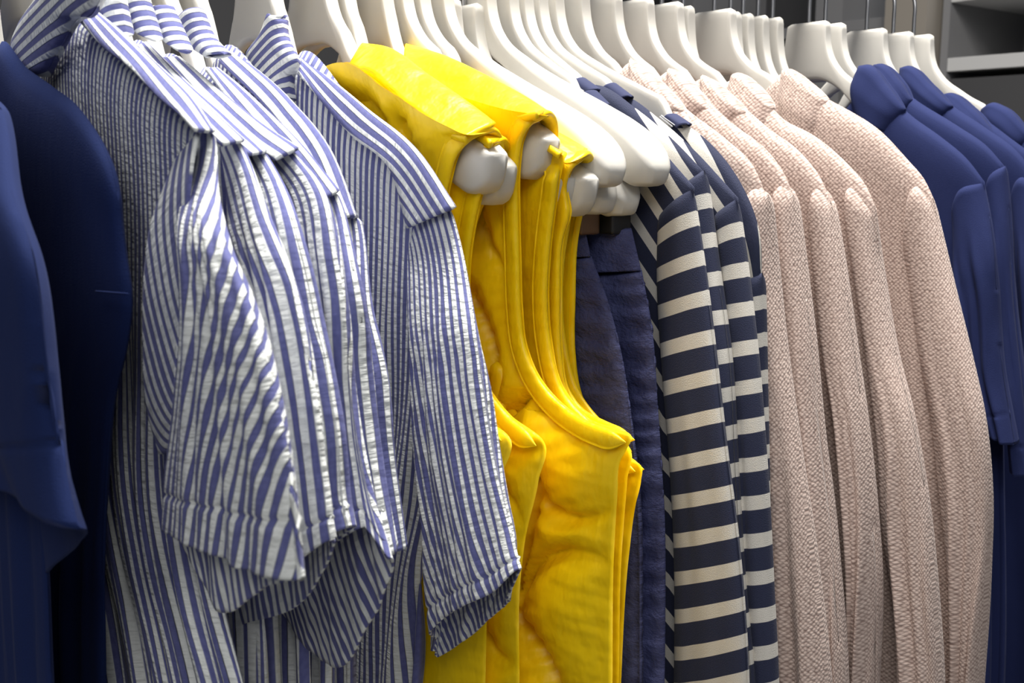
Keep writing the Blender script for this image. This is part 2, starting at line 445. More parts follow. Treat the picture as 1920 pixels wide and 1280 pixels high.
def hook_mesh():
    pts = [(0, 0, 1.575-RAILZ), (0, 0, 1.60-RAILZ), (0, .002, 1.628-RAILZ), (0, .012, 1.643-RAILZ), (0, .0195, 1.662-RAILZ)]
    for k in range(7):
        a = math.radians(-10+k*32); pts.append((0, .0175*math.cos(a), .001+.0175*math.sin(a)))
    P = curve(pts, 40); T = np.gradient(P, axis=0); T /= np.linalg.norm(T, axis=1)[:, None]; V = []; r = .0021
    for p, tg in zip(P, T):
        a = np.array([1., 0, 0]); b = np.cross(tg, a)
        for k in range(8):
            q = k*math.pi/4; V.append(tuple(p+a*math.cos(q)*r+b*math.sin(q)*r))
    F_ = [(j*8+k, (j+1)*8+k, (j+1)*8+(k+1) % 8, j*8+(k+1) % 8) for j in range(39) for k in range(8)]
    F_ += [tuple(range(8)), tuple(39*8+k for k in range(8))[::-1]]
    me = bpy.data.meshes.new('hook'); me.from_pydata(V, [], F_); me.update()
    me.polygons.foreach_set('use_smooth', [True]*len(me.polygons)); me.materials.append(CHROME); return me
HOOK = hook_mesh()
def hanger(X, label, L=1.0, drop=0, tilt=0, yaw=0, group=None, name='clothes_hanger'):
    e = empty(name, (X, 0, RAILZ-drop), label, 'hanger', group)
    e.rotation_euler = (tilt, 0, yaw)
    key = X if X in RIDGE else L
    if key not in _hm: _hm[key] = hanger_mesh('hanger_body', L, X, (.007 if .36 < X < .46 else -.0015) if X in RIDGE else .0105)
    b = bpy.data.objects.new('hanger_body', _hm[key]); COL.objects.link(b); b.parent = e
    h = bpy.data.objects.new('hook', HOOK); COL.objects.link(h); h.parent = e
    return e

RAIL = empty('clothes_rail', (.7, 0, RAILZ), 'steel clothes rail along which all the hangers hang', 'clothes rail')
mesh_pts = [(-.6, 0, RAILZ), (2.0, 0, RAILZ)]
cord('rail_tube', CHROME, RAIL, mesh_pts, .013, seg=20, n=4)
for x in (-.58, 1.98):
    cord('upright', CHROME, RAIL, [(x, 0, 0), (x, 0, RAILZ)], .014, seg=16, n=4)
# ------------------------------------------------------------------ garment builders
def body(parent, mat, X, ridge, right, t=.011, ext=.80, uvm='col', fold=None, neckz=1.475, nky=.085, nu=110, nv=110, top=.05, dx=0, name='body', rot=0, uo=0, left=.215, voff=0):
    rp = [m(*yz(p, X+(.55*t if X < .3 else .25*t))) for p in ridge]; RIDGE[X] = [p[1:] for p in rp]
    tipz = rp[-1][2]; nkz = rp[0][2]
    row0 = [m(left, tipz-.004), m(left*.7, (tipz+nkz)/2+.008), m(nky, nkz), m(nky*.55, (nkz+neckz)/2-.008), m(0, neckz), m(-nky*.5, (neckz+nkz)/2-.008)]+rp
    rows = [row0]
    for p in right:
        y, z = yz(p, X+dx+.55*t); rows.append([m(left, z), m(0, z), m(y, z)])
    return tube(name, mat, parent, X, rows, t=t, nu=nu, nv=nv, ext=ext, uvm=uvm, fold=fold, top=top, dx=dx, rot=rot, uo=uo, t0=.9, voff=voff)

def rail_empty(name, X, label, cat, group=None):
    return empty(name, (X, 0, 1.53), label, cat, group)

# ---- navy t-shirts, far left
def tshirt(X, label, ridge, right, sleeve, back=None, hem=None, seed=1, sdx=-.012, st=.016, mat=None, cat='t-shirt', name='navy_t_shirt', group=None, slabel=None, tb=.010):
    e = rail_empty(name, X, label, cat, group)
    body(e, mat or BLUE, X, ridge, right, t=tb, fold=folds(.0035, 4, seed), uvm='planar')
    if sleeve: tube('sleeve', mat or BLUE, e, X, sleeve, t=st, back=back, dx=sdx, fold=folds(.003, 1.2, seed+5, top=.4), top=.03, t0=.8, hem=hem, nu=50, nv=120, uvm='arc')
    return e
tshirt(.112, 'navy blue t-shirt at the left end of the rail with a wide hemmed sleeve',
       [(-260, -30), (-120, 60), (-50, 110), (-10, 160), (8, 200)], [(20, 330), (50, 600), (90, 900), (110, 1290)],
       [[(-200, 190), (-60, 150), (26, 205)], [(-200, 330), (60, 330)], [(-200, 480), (95, 470)], [(-190, 680), (128, 690)], [(-180, 830), (152, 850)], [(-170, 850), (0, 890), (90, 932), (181, 985)]],
       back=[[(-200, 190), (-60, 150), (26, 205)], [(-200, 330), (60, 330)], [(-200, 480), (95, 470)], [(-190, 680), (128, 690)], [(-180, 850), (152, 870)], [(-170, 1000), (0, 1058), (60, 1083), (120, 1037), (181, 986)]],
       hem=.90, seed=2, sdx=-.010, st=.012, tb=.006)
e = tshirt(.153, 'second navy blue t-shirt from the left, its shoulder resting against the first striped shirt',
       [(22, 90), (70, 130), (120, 165), (170, 205), (205, 255), (232, 315), (245, 370)], [(258, 480), (268, 555), (260, 640), (237, 740), (224, 900), (216, 1290)],
       None,
       hem=.97, seed=9, st=.0070, sdx=.0022)

cord('hem_seam', BLUE, e, [(.153+d, *at(px, py, .153+d)) for px, py, d in ((180, 546, -.0102), (205, 548, -.0102), (230, 550, -.0098), (240, 551, -.0092))], .0005, seg=6, n=20)

# ---- striped seersucker shirts
def shirt(X, label, yoke_top, yoke_low, right, sleeve, back=None, collar=None, hem=None, seed=1, sdx=-.010, st=.006, bt=.010, fold=None, suo=0, group='blue and white striped shirts', bn=None, cdx=-.016, lean=0, neckz=1.49, anchor=1.0, uvs=.72, pw=6):
    e = rail_empty('striped_shirt', X, label, 'shirt', group)
    body(e, SEER, X, yoke_top, right, t=bt, fold=fold or folds(.006, 7, seed, lean=lean), nu=150, nv=120, neckz=neckz)
    strip('yoke', SEER, e, X, [[*yoke_top], [*yoke_top], [*yoke_low]], dxs=[.006, -.004, -bt-.0015], nu=60, nv=14, uvm='x', rot=math.pi/2, uo=seed*.0031, uvs=.85)
    tube('sleeve', SEER, e, X, sleeve, t=st, back=back, dx=sdx, fold=folds(.0020, 1.1, seed+5, top=.4), top=.02, t0=.45, edge=.7, hem=hem, nu=80, nv=130, anchor=anchor, uo=suo, uvs=uvs, pw=pw)
    if collar:
        for c in collar:
            p0 = yz((c[0][0][0], c[0][0][1]), X); p1 = yz((c[0][0][0]-60, c[0][0][1]+66), X)
            tube('collar', SEER, e, X, c, t=.006, dx=cdx, top=.0, nu=30, nv=24, t0=1, uvm='planar', rot=math.atan2(-(p1[0]-p0[0]), p1[1]-p0[1]), uo=seed*.0023, uvs=.9)
    return e
GEN = dict(hem=.93)
S1 = shirt(.178, 'striped shirt nearest the left, with a broad turned-down collar and the widest pale sleeve',
      [(165, 18), (230, 75), (300, 140), (355, 195), (393, 247)], [(148, 38), (190, 85), (245, 128), (300, 185), (345, 222), (366, 244)],
      [(400, 400), (395, 700), (400, 1000), (430, 1150), (470, 1290)],
      [[(364, 242), (393, 248)], [(354, 330), (412, 330)], [(345, 450), (448, 450)], [(334, 600), (495, 600)], [(318, 760), (540, 760)], [(305, 880), (563, 900)], [(295, 990), (430, 1036), (580, 1083)]],
      back=[[(366, 242), (392, 248)], [(356, 330), (410, 330)], [(347, 450), (446, 450)], [(336, 600), (493, 600)], [(320, 760), (538, 760)], [(310, 880), (561, 900)], [(300, 992), (350, 1030), (400, 1136), (500, 1098), (580, 1084)]],
      collar=[[[(110, -60), (215, -30)], [(60, 0), (187, 28)], [(26, 55), (153, 44)], [(18, 92), (126, 92)], [(34, 120), (96, 144)]]], neckz=1.512,
      hem=.895, seed=3, st=.006, sdx=-.018, anchor=0)
strip('sleeve_underside', SEER, S1, .178, [[(330, 300), (372, 250)], [(312, 345), (362, 300)], [(285, 420), (350, 420)], [(272, 520), (346, 520)], [(270, 650), (336, 650)], [(276, 760), (326, 760)], [(300, 850), (318, 850)]], nu=24, nv=60, dxs=[-.008, -.012, -.016, -.018, -.018, -.017, -.013], rot=math.radians(32), uvs=.75)
shirt(.202, 'second striped shirt from the left, its sleeve seam just right of the widest sleeve',
      [(205, 50), (300, 140), (385, 212), (447, 266)], [(190, 70), (285, 165), (365, 232), (416, 272)],
      [(460, 500), (470, 900), (500, 1150), (505, 1290)],
      [[(414, 272), (447, 265)], [(428, 400), (500, 370)], [(440, 560), (560, 520)], [(450, 760), (606, 720)], [(430, 900), (625, 880)], [(410, 1065), (560, 1070), (642, 1005)]],
      back=[[(416, 272), (445, 265)], [(430, 400), (498, 370)], [(442, 560), (558, 520)], [(450, 760), (604, 720)], [(400, 920), (623, 880)], [(348, 1075), (392, 1198), (450, 1172), (560, 1130), (640, 1008)]],
      collar=[[[(170, -10), (238, 2)], [(190, 22), (250, 70)]]], seed=4, st=.006, sdx=-.009, **GEN)
shirt(.217, 'third striped shirt from the left, narrow shaded sleeve between two brighter ones',
      [(268, 82), (350, 165), (420, 225), (491, 286)], [(250, 92), (335, 185), (405, 250), (466, 290)],
      [(500, 500), (520, 900), (535, 1290)],
      [[(463, 288), (491, 285)], [(495, 450), (570, 430)], [(520, 640), (612, 620)], [(530, 820), (647, 800)], [(540, 960), (660, 940)], [(545, 1040), (610, 1012), (670, 985)]],
      collar=[[[(228, -2), (280, 0)], [(240, 40), (306, 78)]]], seed=5, st=.006, sdx=-.009, **GEN)
shirt(.235, 'fourth striped shirt from the left, its hem sagging lowest below the sleeves',
      [(325, 108), (420, 190), (500, 250), (552, 282)], [(300, 110), (400, 215), (470, 275), (516, 300)],
      [(560, 500), (580, 900), (592, 1290)],
      [[(514, 300), (553, 283)], [(528, 400), (625, 380)], [(538, 560), (655, 540)], [(550, 760), (672, 740)], [(560, 900), (692, 900)], [(560, 1060), (610, 1035), (706, 982)]],
      back=[[(516, 300), (550, 283)], [(530, 400), (623, 380)], [(540, 560), (653, 540)], [(550, 760), (670, 740)], [(530, 940), (700, 900)], [(500, 1140), (560, 1195), (628, 1252), (692, 1165), (743, 1042)]],
      collar=[[[(283, 18), (320, 12)], [(300, 60), (362, 100)]]], seed=6, st=.006, sdx=-.009, **GEN)
shirt(.255, 'fifth striped shirt from the left, small upright collar and a puckered sleeve edge',
      [(402, 128), (480, 200), (565, 285), (628, 362)], [(385, 130), (450, 215), (530, 300), (600, 376)],
      [(640, 600), (640, 900), (640, 1290)],
      [[(598, 376), (628, 362)], [(606, 440), (655, 420)], [(618, 560), (681, 540)], [(630, 700), (696, 690)], [(640, 850), (713, 840)], [(648, 950), (730, 950)], [(652, 990), (700, 990), (746, 1038)]],
      collar=[[[(340, 40), (378, 16)], [(352, 80), (400, 62)], [(398, 108), (420, 100)]]], seed=7, st=.006, sdx=-.009, **GEN)
shirt(.275, 'sixth striped shirt from the left, puckered front with the rounded shoulder behind the sleeves',
      [(430, 100), (540, 195), (612, 285), (662, 408)], [(410, 115), (510, 215), (590, 320), (640, 405)],
      [(668, 600), (668, 900), (668, 1290)],
      [[(638, 415), (663, 408)], [(640, 560), (682, 540)], [(650, 700), (698, 690)], [(670, 900), (722, 880)], [(690, 1010), (744, 1034)]],
      seed=8, st=.012, **GEN)
shirt(.328, 'last striped shirt, beside the yellow vests, with a pointed collar and a long clean sleeve',
      [(565, 110), (680, 205), (785, 292), (852, 390)], [(560, 140), (660, 255), (735, 325), (764, 428)],
      [(850, 600), (832, 900), (798, 1100), (787, 1290)],
      [[(760, 430), (800, 408), (852, 390)], [(758, 500), (888, 520)], [(762, 640), (907, 620)], [(768, 760), (926, 720)], [(772, 880), (946, 830)], [(782, 980), (966, 930)], [(785, 1090), (986, 1010)], [(798, 1200), (850, 1153), (905, 1124), (964, 1096), (1001, 1058)]],
      back=[[(762, 430), (800, 408), (850, 390)], [(760, 500), (886, 520)], [(764, 640), (905, 620)], [(770, 760), (924, 720)], [(774, 880), (944, 830)], [(784, 980), (963, 930)], [(787, 1090), (980, 1010)], [(786, 1228), (822, 1228), (865, 1203), (915, 1160), (968, 1118)]],
      collar=[[[(512, 30), (520, 27), (528, 36)], [(485, 65), (544, 72)], [(457, 102), (566, 112)], [(500, 160), (552, 150)], [(534, 190), (541, 186)]]],
      hem=.955, seed=12, uvs=1.0, fold=folds(.008, 3.6, 12, lean=.7, n=3), st=.011, sdx=-.012, pw=3.5, bt=.010)

# ---- yellow quilted vests
def seamfield(X, seams, depth, width, puff=0):
    segs = []
    for s in seams:
        c = curve([yz(p, X) for p in s], 40); segs.append(c)
    A_ = np.concatenate(segs) if segs else np.zeros((0, 2))
    def f(Fr, S, Vv):
        P = Fr[..., 1:].reshape(-1, 2); out = np.zeros(len(P))
        for k in range(0, len(P), 4000):
            d = np.sqrt(((P[k:k+4000, None]-A_[None])**2).sum(-1)).min(1); out[k:k+4000] = d
        d = out.reshape(S.shape)
        q = 1-np.exp(-(d/width))
        pr = np.clip(1-np.abs(2*S-1)**4, 0, 1)
        Fr = Fr.copy(); Fr[..., 0] -= (depth*(q-.3)-.0035*np.exp(-(d/.0028)**2))*pr
        # gathers running away from each seam
        g = np.exp(-(d/.016)**2)*np.sin(Fr[..., 2]*420+Fr[..., 1]*260+3*np.sin(Fr[..., 2]*60))*.0016
        Fr[..., 0] += g*pr
        return Fr
    return f
def vest(X, label, upper, lower, front_edge, side, back_edge, seams, lip=None, left=.16, bottomz=.95, dep=.024, pocket=None, fi=1, bi=1):
    e = rail_empty('yellow_quilted_vest', X, label, 'vest', 'yellow quilted vests')
    RIDGE[X] = [yz(p, X) for p in upper]; RIDGE[X][-1] = (RIDGE[X][-1][0]-.018, RIDGE[X][-1][1]-.012)
    dxf = -.014; dxb = .016
    def panel(name, edge, sd, dx, sm, mat, t):
        pts = [yz(p, X+dx) for p in edge]; rows = []
        up = [m(*yz(p, X+dx)) for p in upper]
        nk = up[0]
        rows.append([m(left, pts[0][1]-.01), m(.06, nk[2]-.03), m(0, nk[2]-.10), m(-.02, nk[2]-.06), *[m(*yz((p[0]*.6+q[0]*.4, p[1]*.6+q[1]*.4), X+dx)) for p, q in zip(lower, upper)], m(*pts[0])] if name == 'front_panel' else [m(left, pts[0][1]-.01), m(.06, nk[2]-.01), m(0, nk[2]-.030), nk, *up[1:], m(*pts[0])])
        for y, z in pts[1:]+[yz(p, X+dx) for p in sd]: rows.append([m(left, z), m(0, z), m(y, z)])
        return tube(name, mat, e, X, rows, t=t, nu=190, nv=300, ext=bottomz, dx=dx, top=.0, t0=1, seam=sm, uvm='planar', solid=0)
    panel('back_panel', back_edge, side, dxb, None, NYL, .004)
    panel('front_panel', front_edge, side, dxf, seamfield(X+dxf, seams, dep, .012) if seams else None, NYL, .005)
    strip('shoulder_yoke', NYL, e, X, [upper, upper, lower], dxs=[.015, .0, dxf-.006], nu=50, nv=16, solid=.004)
    path = [(X+dxf-.004, *yz(p, X+dxf)) for p in front_edge[fi:][::-1]]+[(X+d, *yz(p, X+d)) for p, d in lip]+[(X+dxb+.003, *yz(p, X+dxb)) for p in back_edge[bi:]]
    n_ = 110; P = curve(path, n_); T = np.gradient(P, axis=0); T /= np.linalg.norm(T, axis=1)[:, None]
    q = np.clip((P[:, 0]-X)/.016, -1, 1); Nm = np.column_stack([q, 0*q, np.sqrt(1-q*q)+.02]); Nm /= np.linalg.norm(Nm, axis=1)[:, None]
    Nn = np.cross(Nm, T); Nn /= np.linalg.norm(Nn, axis=1)[:, None]; Nm = np.cross(T, Nn)
    sec = [(-.001, -.003), (-.0022, 0), (-.001, .0022), (.0035, .0025), (.0078, .0023), (.0086, .0010), (.0092, .0024), (.0104, .0018), (.0112, -.003)]
    tq = np.clip(np.minimum(np.arange(n_), n_-1-np.arange(n_))/2.5, .02, 1)[:, None]
    Vv_ = np.array([P+Nn*(.003+(a-.003)*tq)+Nm*b*tq for a, b in sec]).transpose(1, 0, 2).reshape(-1, 3); k_ = len(sec)
    F_ = [(jj*k_+k, jj*k_+(k+1) % k_, (jj+1)*k_+(k+1) % k_, (jj+1)*k_+k) for jj in range(n_-1) for k in range(k_)]
    mesh('armhole_binding', Vv_, F_, NYL, e, sub=1)
    return e
vest(.369, 'first yellow vest of the five, its yoke running down to a white hanger end',
     [(677, 90), (722, 97), (800, 150), (880, 206), (922, 238)], [(641, 155), (668, 135), (760, 195), (857, 259), (872, 262)],
     [(930, 246), (885, 256), (862, 290), (850, 330), (840, 380), (836, 480), (840, 600), (856, 700), (900, 780), (952, 815)],
     [(938, 900), (915, 1120), (910, 1290)],
     [(930, 246), (932, 310), (905, 360), (882, 420), (868, 500), (858, 600), (870, 700), (905, 780), (952, 815)],
     [[(668, 200), (720, 215), (760, 300)], [(770, 240), (800, 330), (835, 350)]], lip=[((897, 247), -.010), ((915, 242), -.002), ((930, 247), .006), ((938, 264), .013)], fi=2)
vest(.384, 'yellow vest squeezed second in the row, only a small lip and a hanger end showing',
     [(700, 110), (800, 165), (900, 230), (940, 262)], [(690, 130), (790, 190), (890, 250), (920, 272)],
     [(944, 264), (925, 275), (915, 330), (900, 390), (885, 480), (885, 600), (905, 700), (960, 780), (1018, 825)],
     [(1010, 900), (985, 1010), (975, 1100), (974, 1290)],
     [(944, 264), (945, 330), (925, 380), (903, 440), (895, 520), (900, 620), (925, 720), (970, 790), (1018, 825)],
     [[(950, 833), (985, 842), (1012, 838)], [(940, 900), (975, 960), (985, 1010)], [(915, 1180), (945, 1230), (972, 1240)]], lip=[((932, 265), -.008), ((942, 261), 0), ((951, 270), .008), ((953, 290), .014)])
vest(.415, 'middle yellow vest with the broad shoulder and the large quilted side panel',
     [(760, 88), (826, 109), (912, 150), (976, 184), (1022, 212)], [(757, 122), (837, 182), (920, 212), (976, 222), (1008, 216)],
     [(1030, 218), (1000, 232), (984, 262), (978, 300), (976, 400), (978, 482), (981, 577), (990, 650), (1017, 712), (1050, 751), (1099, 787), (1145, 806), (1184, 817)],
     [(1176, 840), (1163, 865), (1158, 925), (1151, 1044), (1148, 1290)],
     [(1034, 222), (1040, 262), (1022, 340), (1012, 400), (1010, 520), (1024, 613), (1050, 720), (1080, 768), (1120, 792), (1184, 817)],
     [[(961, 400), (961, 548), (974, 646), (1004, 728), (1066, 787), (1162, 832)], [(1005, 729), (985, 755), (945, 785)], [(1018, 905), (1038, 945), (1080, 968), (1130, 962), (1158, 945)], [(985, 1120), (1005, 1065), (1040, 1038), (1083, 1032), (1125, 1042), (1150, 1062)], [(900, 560), (930, 640), (940, 780)], [(1000, 850), (1015, 905), (1000, 1000), (975, 1100)], [(985, 1150), (1030, 1220), (1060, 1290)], [(905, 400), (930, 470), (955, 520)]],
     lip=[((1010, 220), -.010), ((1025, 212), -.002), ((1038, 222), .008), ((1042, 250), .014), ((1037, 290), .016)], dep=.024, bi=2)
V3 = [o for o in bpy.data.objects if o.get('label', '').startswith('middle yellow')][0]
tube('zip_flap', NYL, V3, .395, [[(922, 684), (932, 678), (943, 690)], [(924, 720), (944, 722)], [(926, 760), (945, 765)], [(928, 800), (946, 806)]], t=.004, top=.1, nu=20, nv=40, t0=1, uvm='planar', solid=0)
vest(.432, 'yellow vest fourth in the row, its shoulder lip tucked below the broad one',
     [(850, 180), (960, 240), (1020, 262), (1052, 288)], [(845, 186), (950, 246), (1014, 268), (1050, 292)],
     [(1060, 292), (1052, 330), (1045, 380), (1035, 460), (1030, 560), (1036, 640), (1060, 730), (1110, 790), (1180, 840)],
     [(1176, 900), (1165, 1050), (1160, 1290)],
     [(1062, 292), (1062, 330), (1060, 400), (1048, 480), (1044, 560), (1050, 640), (1075, 735), (1120, 795), (1180, 840)],
     [], lip=[((1051, 296), -.008), ((1058, 289), 0), ((1063, 298), .008)])
vest(.447, 'last yellow vest, next to the bare white hangers, with the square side tab',
     [(880, 170), (980, 230), (1045, 255), (1096, 286)], [(870, 190), (970, 250), (1030, 278), (1062, 318)],
     [(1106, 290), (1080, 310), (1066, 345), (1072, 400), (1060, 440), (1054, 557), (1056, 662), (1064, 720), (1100, 790), (1150, 845), (1202, 873)],
     [(1202, 900), (1192, 945), (1180, 1034), (1164, 1290)],
     [(1107, 292), (1098, 330), (1084, 390), (1074, 440), (1068, 557), (1068, 662), (1080, 740), (1110, 800), (1150, 850), (1202, 873)],
     [[(1150, 885), (1200, 890)], [(1150, 990), (1170, 960), (1190, 955)], [(1150, 1130), (1178, 1150)]], lip=[((1088, 298), -.010), ((1100, 287), -.002), ((1108, 294), .006), ((1107, 312), .012)])

# ---- navy trousers on clip hangers
def trousers(X, label, rows, seamx, seed, clipx):
    e = empty('navy_trousers', (X, 0, 1.40), label, 'trousers', 'navy trousers hung by clips')
    def pucker(Fr, S, Vv):
        Fr = Fr.copy(); sx = np.interp(Vv, [0, .2, .5, 1], seamx)
        g = np.exp(-((S-sx)/.035)**2); g2 = np.exp(-((S-sx-.05)/.05)**2)
        Fr[..., 0] += g*.002-.0014*g2*np.sin(Vv*260+2*np.sin(Vv*40))
        return Fr
    tube('leg', TWILL, e, X, rows[1:], t=.014, nu=110, nv=220, ext=.62, fold=folds(.005, 2.5, seed, top=.15), seam=pucker, top=.01, t0=.9)
    tube('waistband', TWILL, e, X, rows[:2], t=.0135, nu=60, nv=24, top=.05, t0=1, dx=-.0008, hem=.97)
    return e
trousers(.478, 'navy trousers nearer the yellow vests, creased with a puckered side seam',
         [[m(.16, 1.40), (1040, 430), (1112, 432)], [m(.165, 1.375), (1040, 480), (1122, 480)], [m(.17, 1.32), (1040, 560), (1152, 560)], [m(.18, 1.24), (1040, 700), (1186, 700)], [m(.18, 1.19), (1040, 860), (1205, 860)], [m(.18, 1.05), (1217, 1290)]],
         [.90, .88, .90, .92], 21, 1088)
trousers(.503, 'navy trousers beside the navy and cream striped tops, seam ruffled down the outer edge',
         [[m(.16, 1.40), (1100, 430), (1198, 428)], [m(.165, 1.36), (1100, 510), (1216, 506)], [m(.17, 1.30), (1100, 620), (1236, 620)], [m(.18, 1.24), (1100, 760), (1246, 760)], [m(.18, 1.15), (1100, 950), (1257, 950)], [m(.18, 1.05), (1258, 1290)]],
         [.93, .91, .92, .90], 33, 1180)

# ---- navy and cream striped tops
def breton(X, label, ridge, right, sleeve, collar, seed, voff=0):
    e = rail_empty('striped_long_sleeve_top', X, label, 'top', 'navy and cream striped tops')
    body(e, BRET, X, ridge, right, t=.008, fold=folds(.003, 5, seed), uvm='ridge', top=.04, rot=.30, uo=0, voff=.0155+voff)
    tube('sleeve', BRET, e, X, sleeve, t=.009, dx=-.006, fold=folds(.0015, .7, seed, n=2), top=.02, nu=40, nv=150, uvm='arc', anchor=.5, t0=.82, ext=.86)
    if collar:
        tube('neck_rib', NAVY, e, X, collar, t=.006, dx=-.004, top=0, nu=24, nv=12, t0=1)
        for f in (.3, .62):
            c = []
            for k in range(8):
                q = k/7; a = yz(collar[0][0], X); b = yz(collar[0][-1], X); a2 = yz(collar[-1][0], X); b2 = yz(collar[-1][-1], X)
                p0 = np.array(a)*(1-q)+np.array(a2)*q; p1 = np.array(b)*(1-q)+np.array(b2)*q; p = p0*(1-f)+p1*f
                c.append((X-.0105, p[0], p[1]))
            cord('stitching', THREAD, e, c, .0004, seg=5, n=16)
    return e
breton(.53, 'first navy and cream striped top, its sleeve fully in view beside the trousers',
       [(1112, 178), (1165, 212), (1225, 262), (1275, 318), (1305, 352)], [(1300, 480), (1290, 700), (1290, 1000), (1290, 1290)],
       [[(1231, 402), (1268, 372), (1304, 352)], [(1228, 522), (1326, 488)], [(1237, 700), (1350, 672)], [(1248, 850), (1368, 825)], [(1256, 1000), (1388, 975)], [(1257, 1290), (1411, 1262)]],
       [[(1098, 180), (1112, 170)], [(1112, 195), (1138, 196)]], 41)
breton(.545, 'second navy and cream striped top, only a slim sleeve edge beside the first',
       [(1120, 160), (1200, 208), (1270, 268), (1320, 320)], [(1330, 500), (1340, 800), (1340, 1290)],
       [[(1285, 340), (1321, 320)], [(1300, 470), (1346, 460)], [(1320, 700), (1377, 690)], [(1340, 900), (1384, 888)], [(1350, 1100), (1397, 1088)], [(1370, 1290), (1414, 1278)]],
       [[(1076, 165), (1092, 146)], [(1104, 178), (1122, 168)]], 42)
breton(.56, 'third navy and cream striped top, with a shaded sleeve in front of the pink coats',
       [(1178, 182), (1240, 225), (1312, 290), (1360, 342), (1387, 372)], [(1395, 600), (1400, 900), (1405, 1290)],
       [[(1336, 398), (1387, 372)], [(1352, 520), (1407, 510)], [(1370, 700), (1427, 690)], [(1378, 900), (1442, 893)], [(1384, 1100), (1453, 1093)], [(1396, 1290), (1462, 1284)]],
       [[(1130, 175), (1150, 156)], [(1160, 198), (1182, 180)]], 43)
breton(.577, 'fourth navy and cream striped top, rounded shoulder against the first pink coat',
       [(1285, 232), (1340, 275), (1392, 345), (1425, 430), (1430, 512)], [(1425, 700), (1425, 900), (1425, 1290)],
       [[(1396, 522), (1430, 512)], [(1400, 700), (1433, 690)], [(1405, 900), (1436, 890)], [(1410, 1290), (1440, 1280)]],
       [[(1254, 222), (1262, 214)], [(1276, 240), (1290, 232)]], 44)

# ---- dusty pink woolly coats
def coat(X, label, ridge, collar, right, sleeve, seed, fold=None, neck=None):
    e = rail_empty('pink_woven_coat', X, label, 'coat', 'dusty pink woven coats')
    body(e, WOOL, X, ridge, right, t=.013, fold=folds(.009, 3.2, seed, n=2), uvm='oblique', top=.05, nu=110, nv=120)
    tube('sleeve', WOOL, e, X, sleeve, t=.015, dx=-.007, fold=folds(.007, .8, seed+3, top=.5, n=2, wander=1.2), top=.025, nu=60, nv=140, uvm='oblique', t0=.82, ext=.86)
    tube('collar', WOOL, e, X, collar, t=.016, dx=0, top=.12, nu=40, nv=30, t0=.6, uvm='planar')
    return e
coat(.605, 'first pink coat, directly behind the striped tops',
     [(1190, 118), (1240, 160), (1300, 212), (1370, 265), (1417, 312), (1440, 368)], [[(1172, 108), (1182, 112), (1250, 165), (1300, 212)], [(1180, 150), (1262, 228)], [(1200, 200), (1275, 255)]],
     [(1470, 600), (1500, 900), (1530, 1290)],
     [[(1405, 400), (1420, 350), (1440, 366)], [(1405, 500), (1462, 500)], [(1405, 650), (1480, 650)], [(1410, 750), (1494, 748)], [(1420, 945), (1524, 945)], [(1430, 1142), (1549, 1142)], [(1440, 1290), (1563, 1290)]], 51)
coat(.642, 'second pink coat, with its small collar peeking over the first',
     [(1262, 135), (1320, 182), (1385, 238), (1440, 280), (1474, 325), (1492, 368)], [[(1244, 128), (1260, 131), (1310, 172), (1345, 205)], [(1252, 160), (1330, 235)], [(1270, 210), (1335, 255)]],
     [(1510, 600), (1540, 900), (1560, 1290)],
     [[(1450, 400), (1470, 345), (1492, 366)], [(1460, 500), (1512, 500)], [(1470, 650), (1534, 650)], [(1480, 780), (1546, 780)], [(1500, 896), (1558, 896)], [(1520, 1068), (1573, 1068)], [(1530, 1290), (1592, 1290)]], 52)
coat(.68, 'third pink coat in the row of five, the middle one',
     [(1325, 148), (1390, 195), (1450, 245), (1500, 282), (1540, 330), (1565, 385)], [[(1307, 140), (1322, 144), (1370, 178), (1412, 212)], [(1312, 185), (1395, 245)], [(1330, 230), (1400, 268)]],
     [(1590, 600), (1620, 900), (1640, 1290)],
     [[(1520, 420), (1538, 350), (1566, 385)], [(1525, 520), (1590, 500)], [(1540, 660), (1612, 650)], [(1560, 783), (1630, 783)], [(1575, 925), (1645, 925)], [(1590, 1070), (1654, 1070)], [(1590, 1290), (1650, 1290)]], 53)
coat(.717, 'fourth pink coat, turned-down collar and a creased shoulder before the largest coat',
     [(1385, 150), (1440, 190), (1470, 222), (1530, 255), (1590, 305), (1625, 345), (1647, 392)], [[(1366, 140), (1376, 138), (1420, 160), (1458, 200)], [(1362, 180), (1460, 245)], [(1372, 215), (1450, 260)]],
     [(1670, 600), (1700, 850), (1730, 1290)],
     [[(1590, 440), (1600, 345), (1647, 392)], [(1600, 520), (1660, 500)], [(1622, 660), (1686, 650)], [(1640, 822), (1720, 780)], [(1650, 994), (1749, 950)], [(1670, 1120), (1765, 1120)], [(1680, 1290), (1775, 1290)]], 54)
coat(.787, 'fifth and largest pink coat, farthest right, its full sleeve against the blue shirts',
     [(1480, 138), (1520, 165), (1562, 190), (1590, 205), (1650, 243), (1705, 300), (1735, 335), (1756, 378)], [[(1460, 132), (1474, 130), (1520, 155), (1562, 188)], [(1455, 190), (1562, 240)], [(1460, 250), (1555, 275)]],
     [(1790, 600), (1800, 850), (1810, 1290)],
     [[(1690, 460), (1725, 345), (1756, 376)], [(1705, 560), (1795, 530)], [(1722, 680), (1832, 680)], [(1740, 780), (1853, 780)], [(1755, 920), (1866, 920)], [(1770, 1050), (1863, 1050)], [(1785, 1290), (1845, 1290)]], 55)

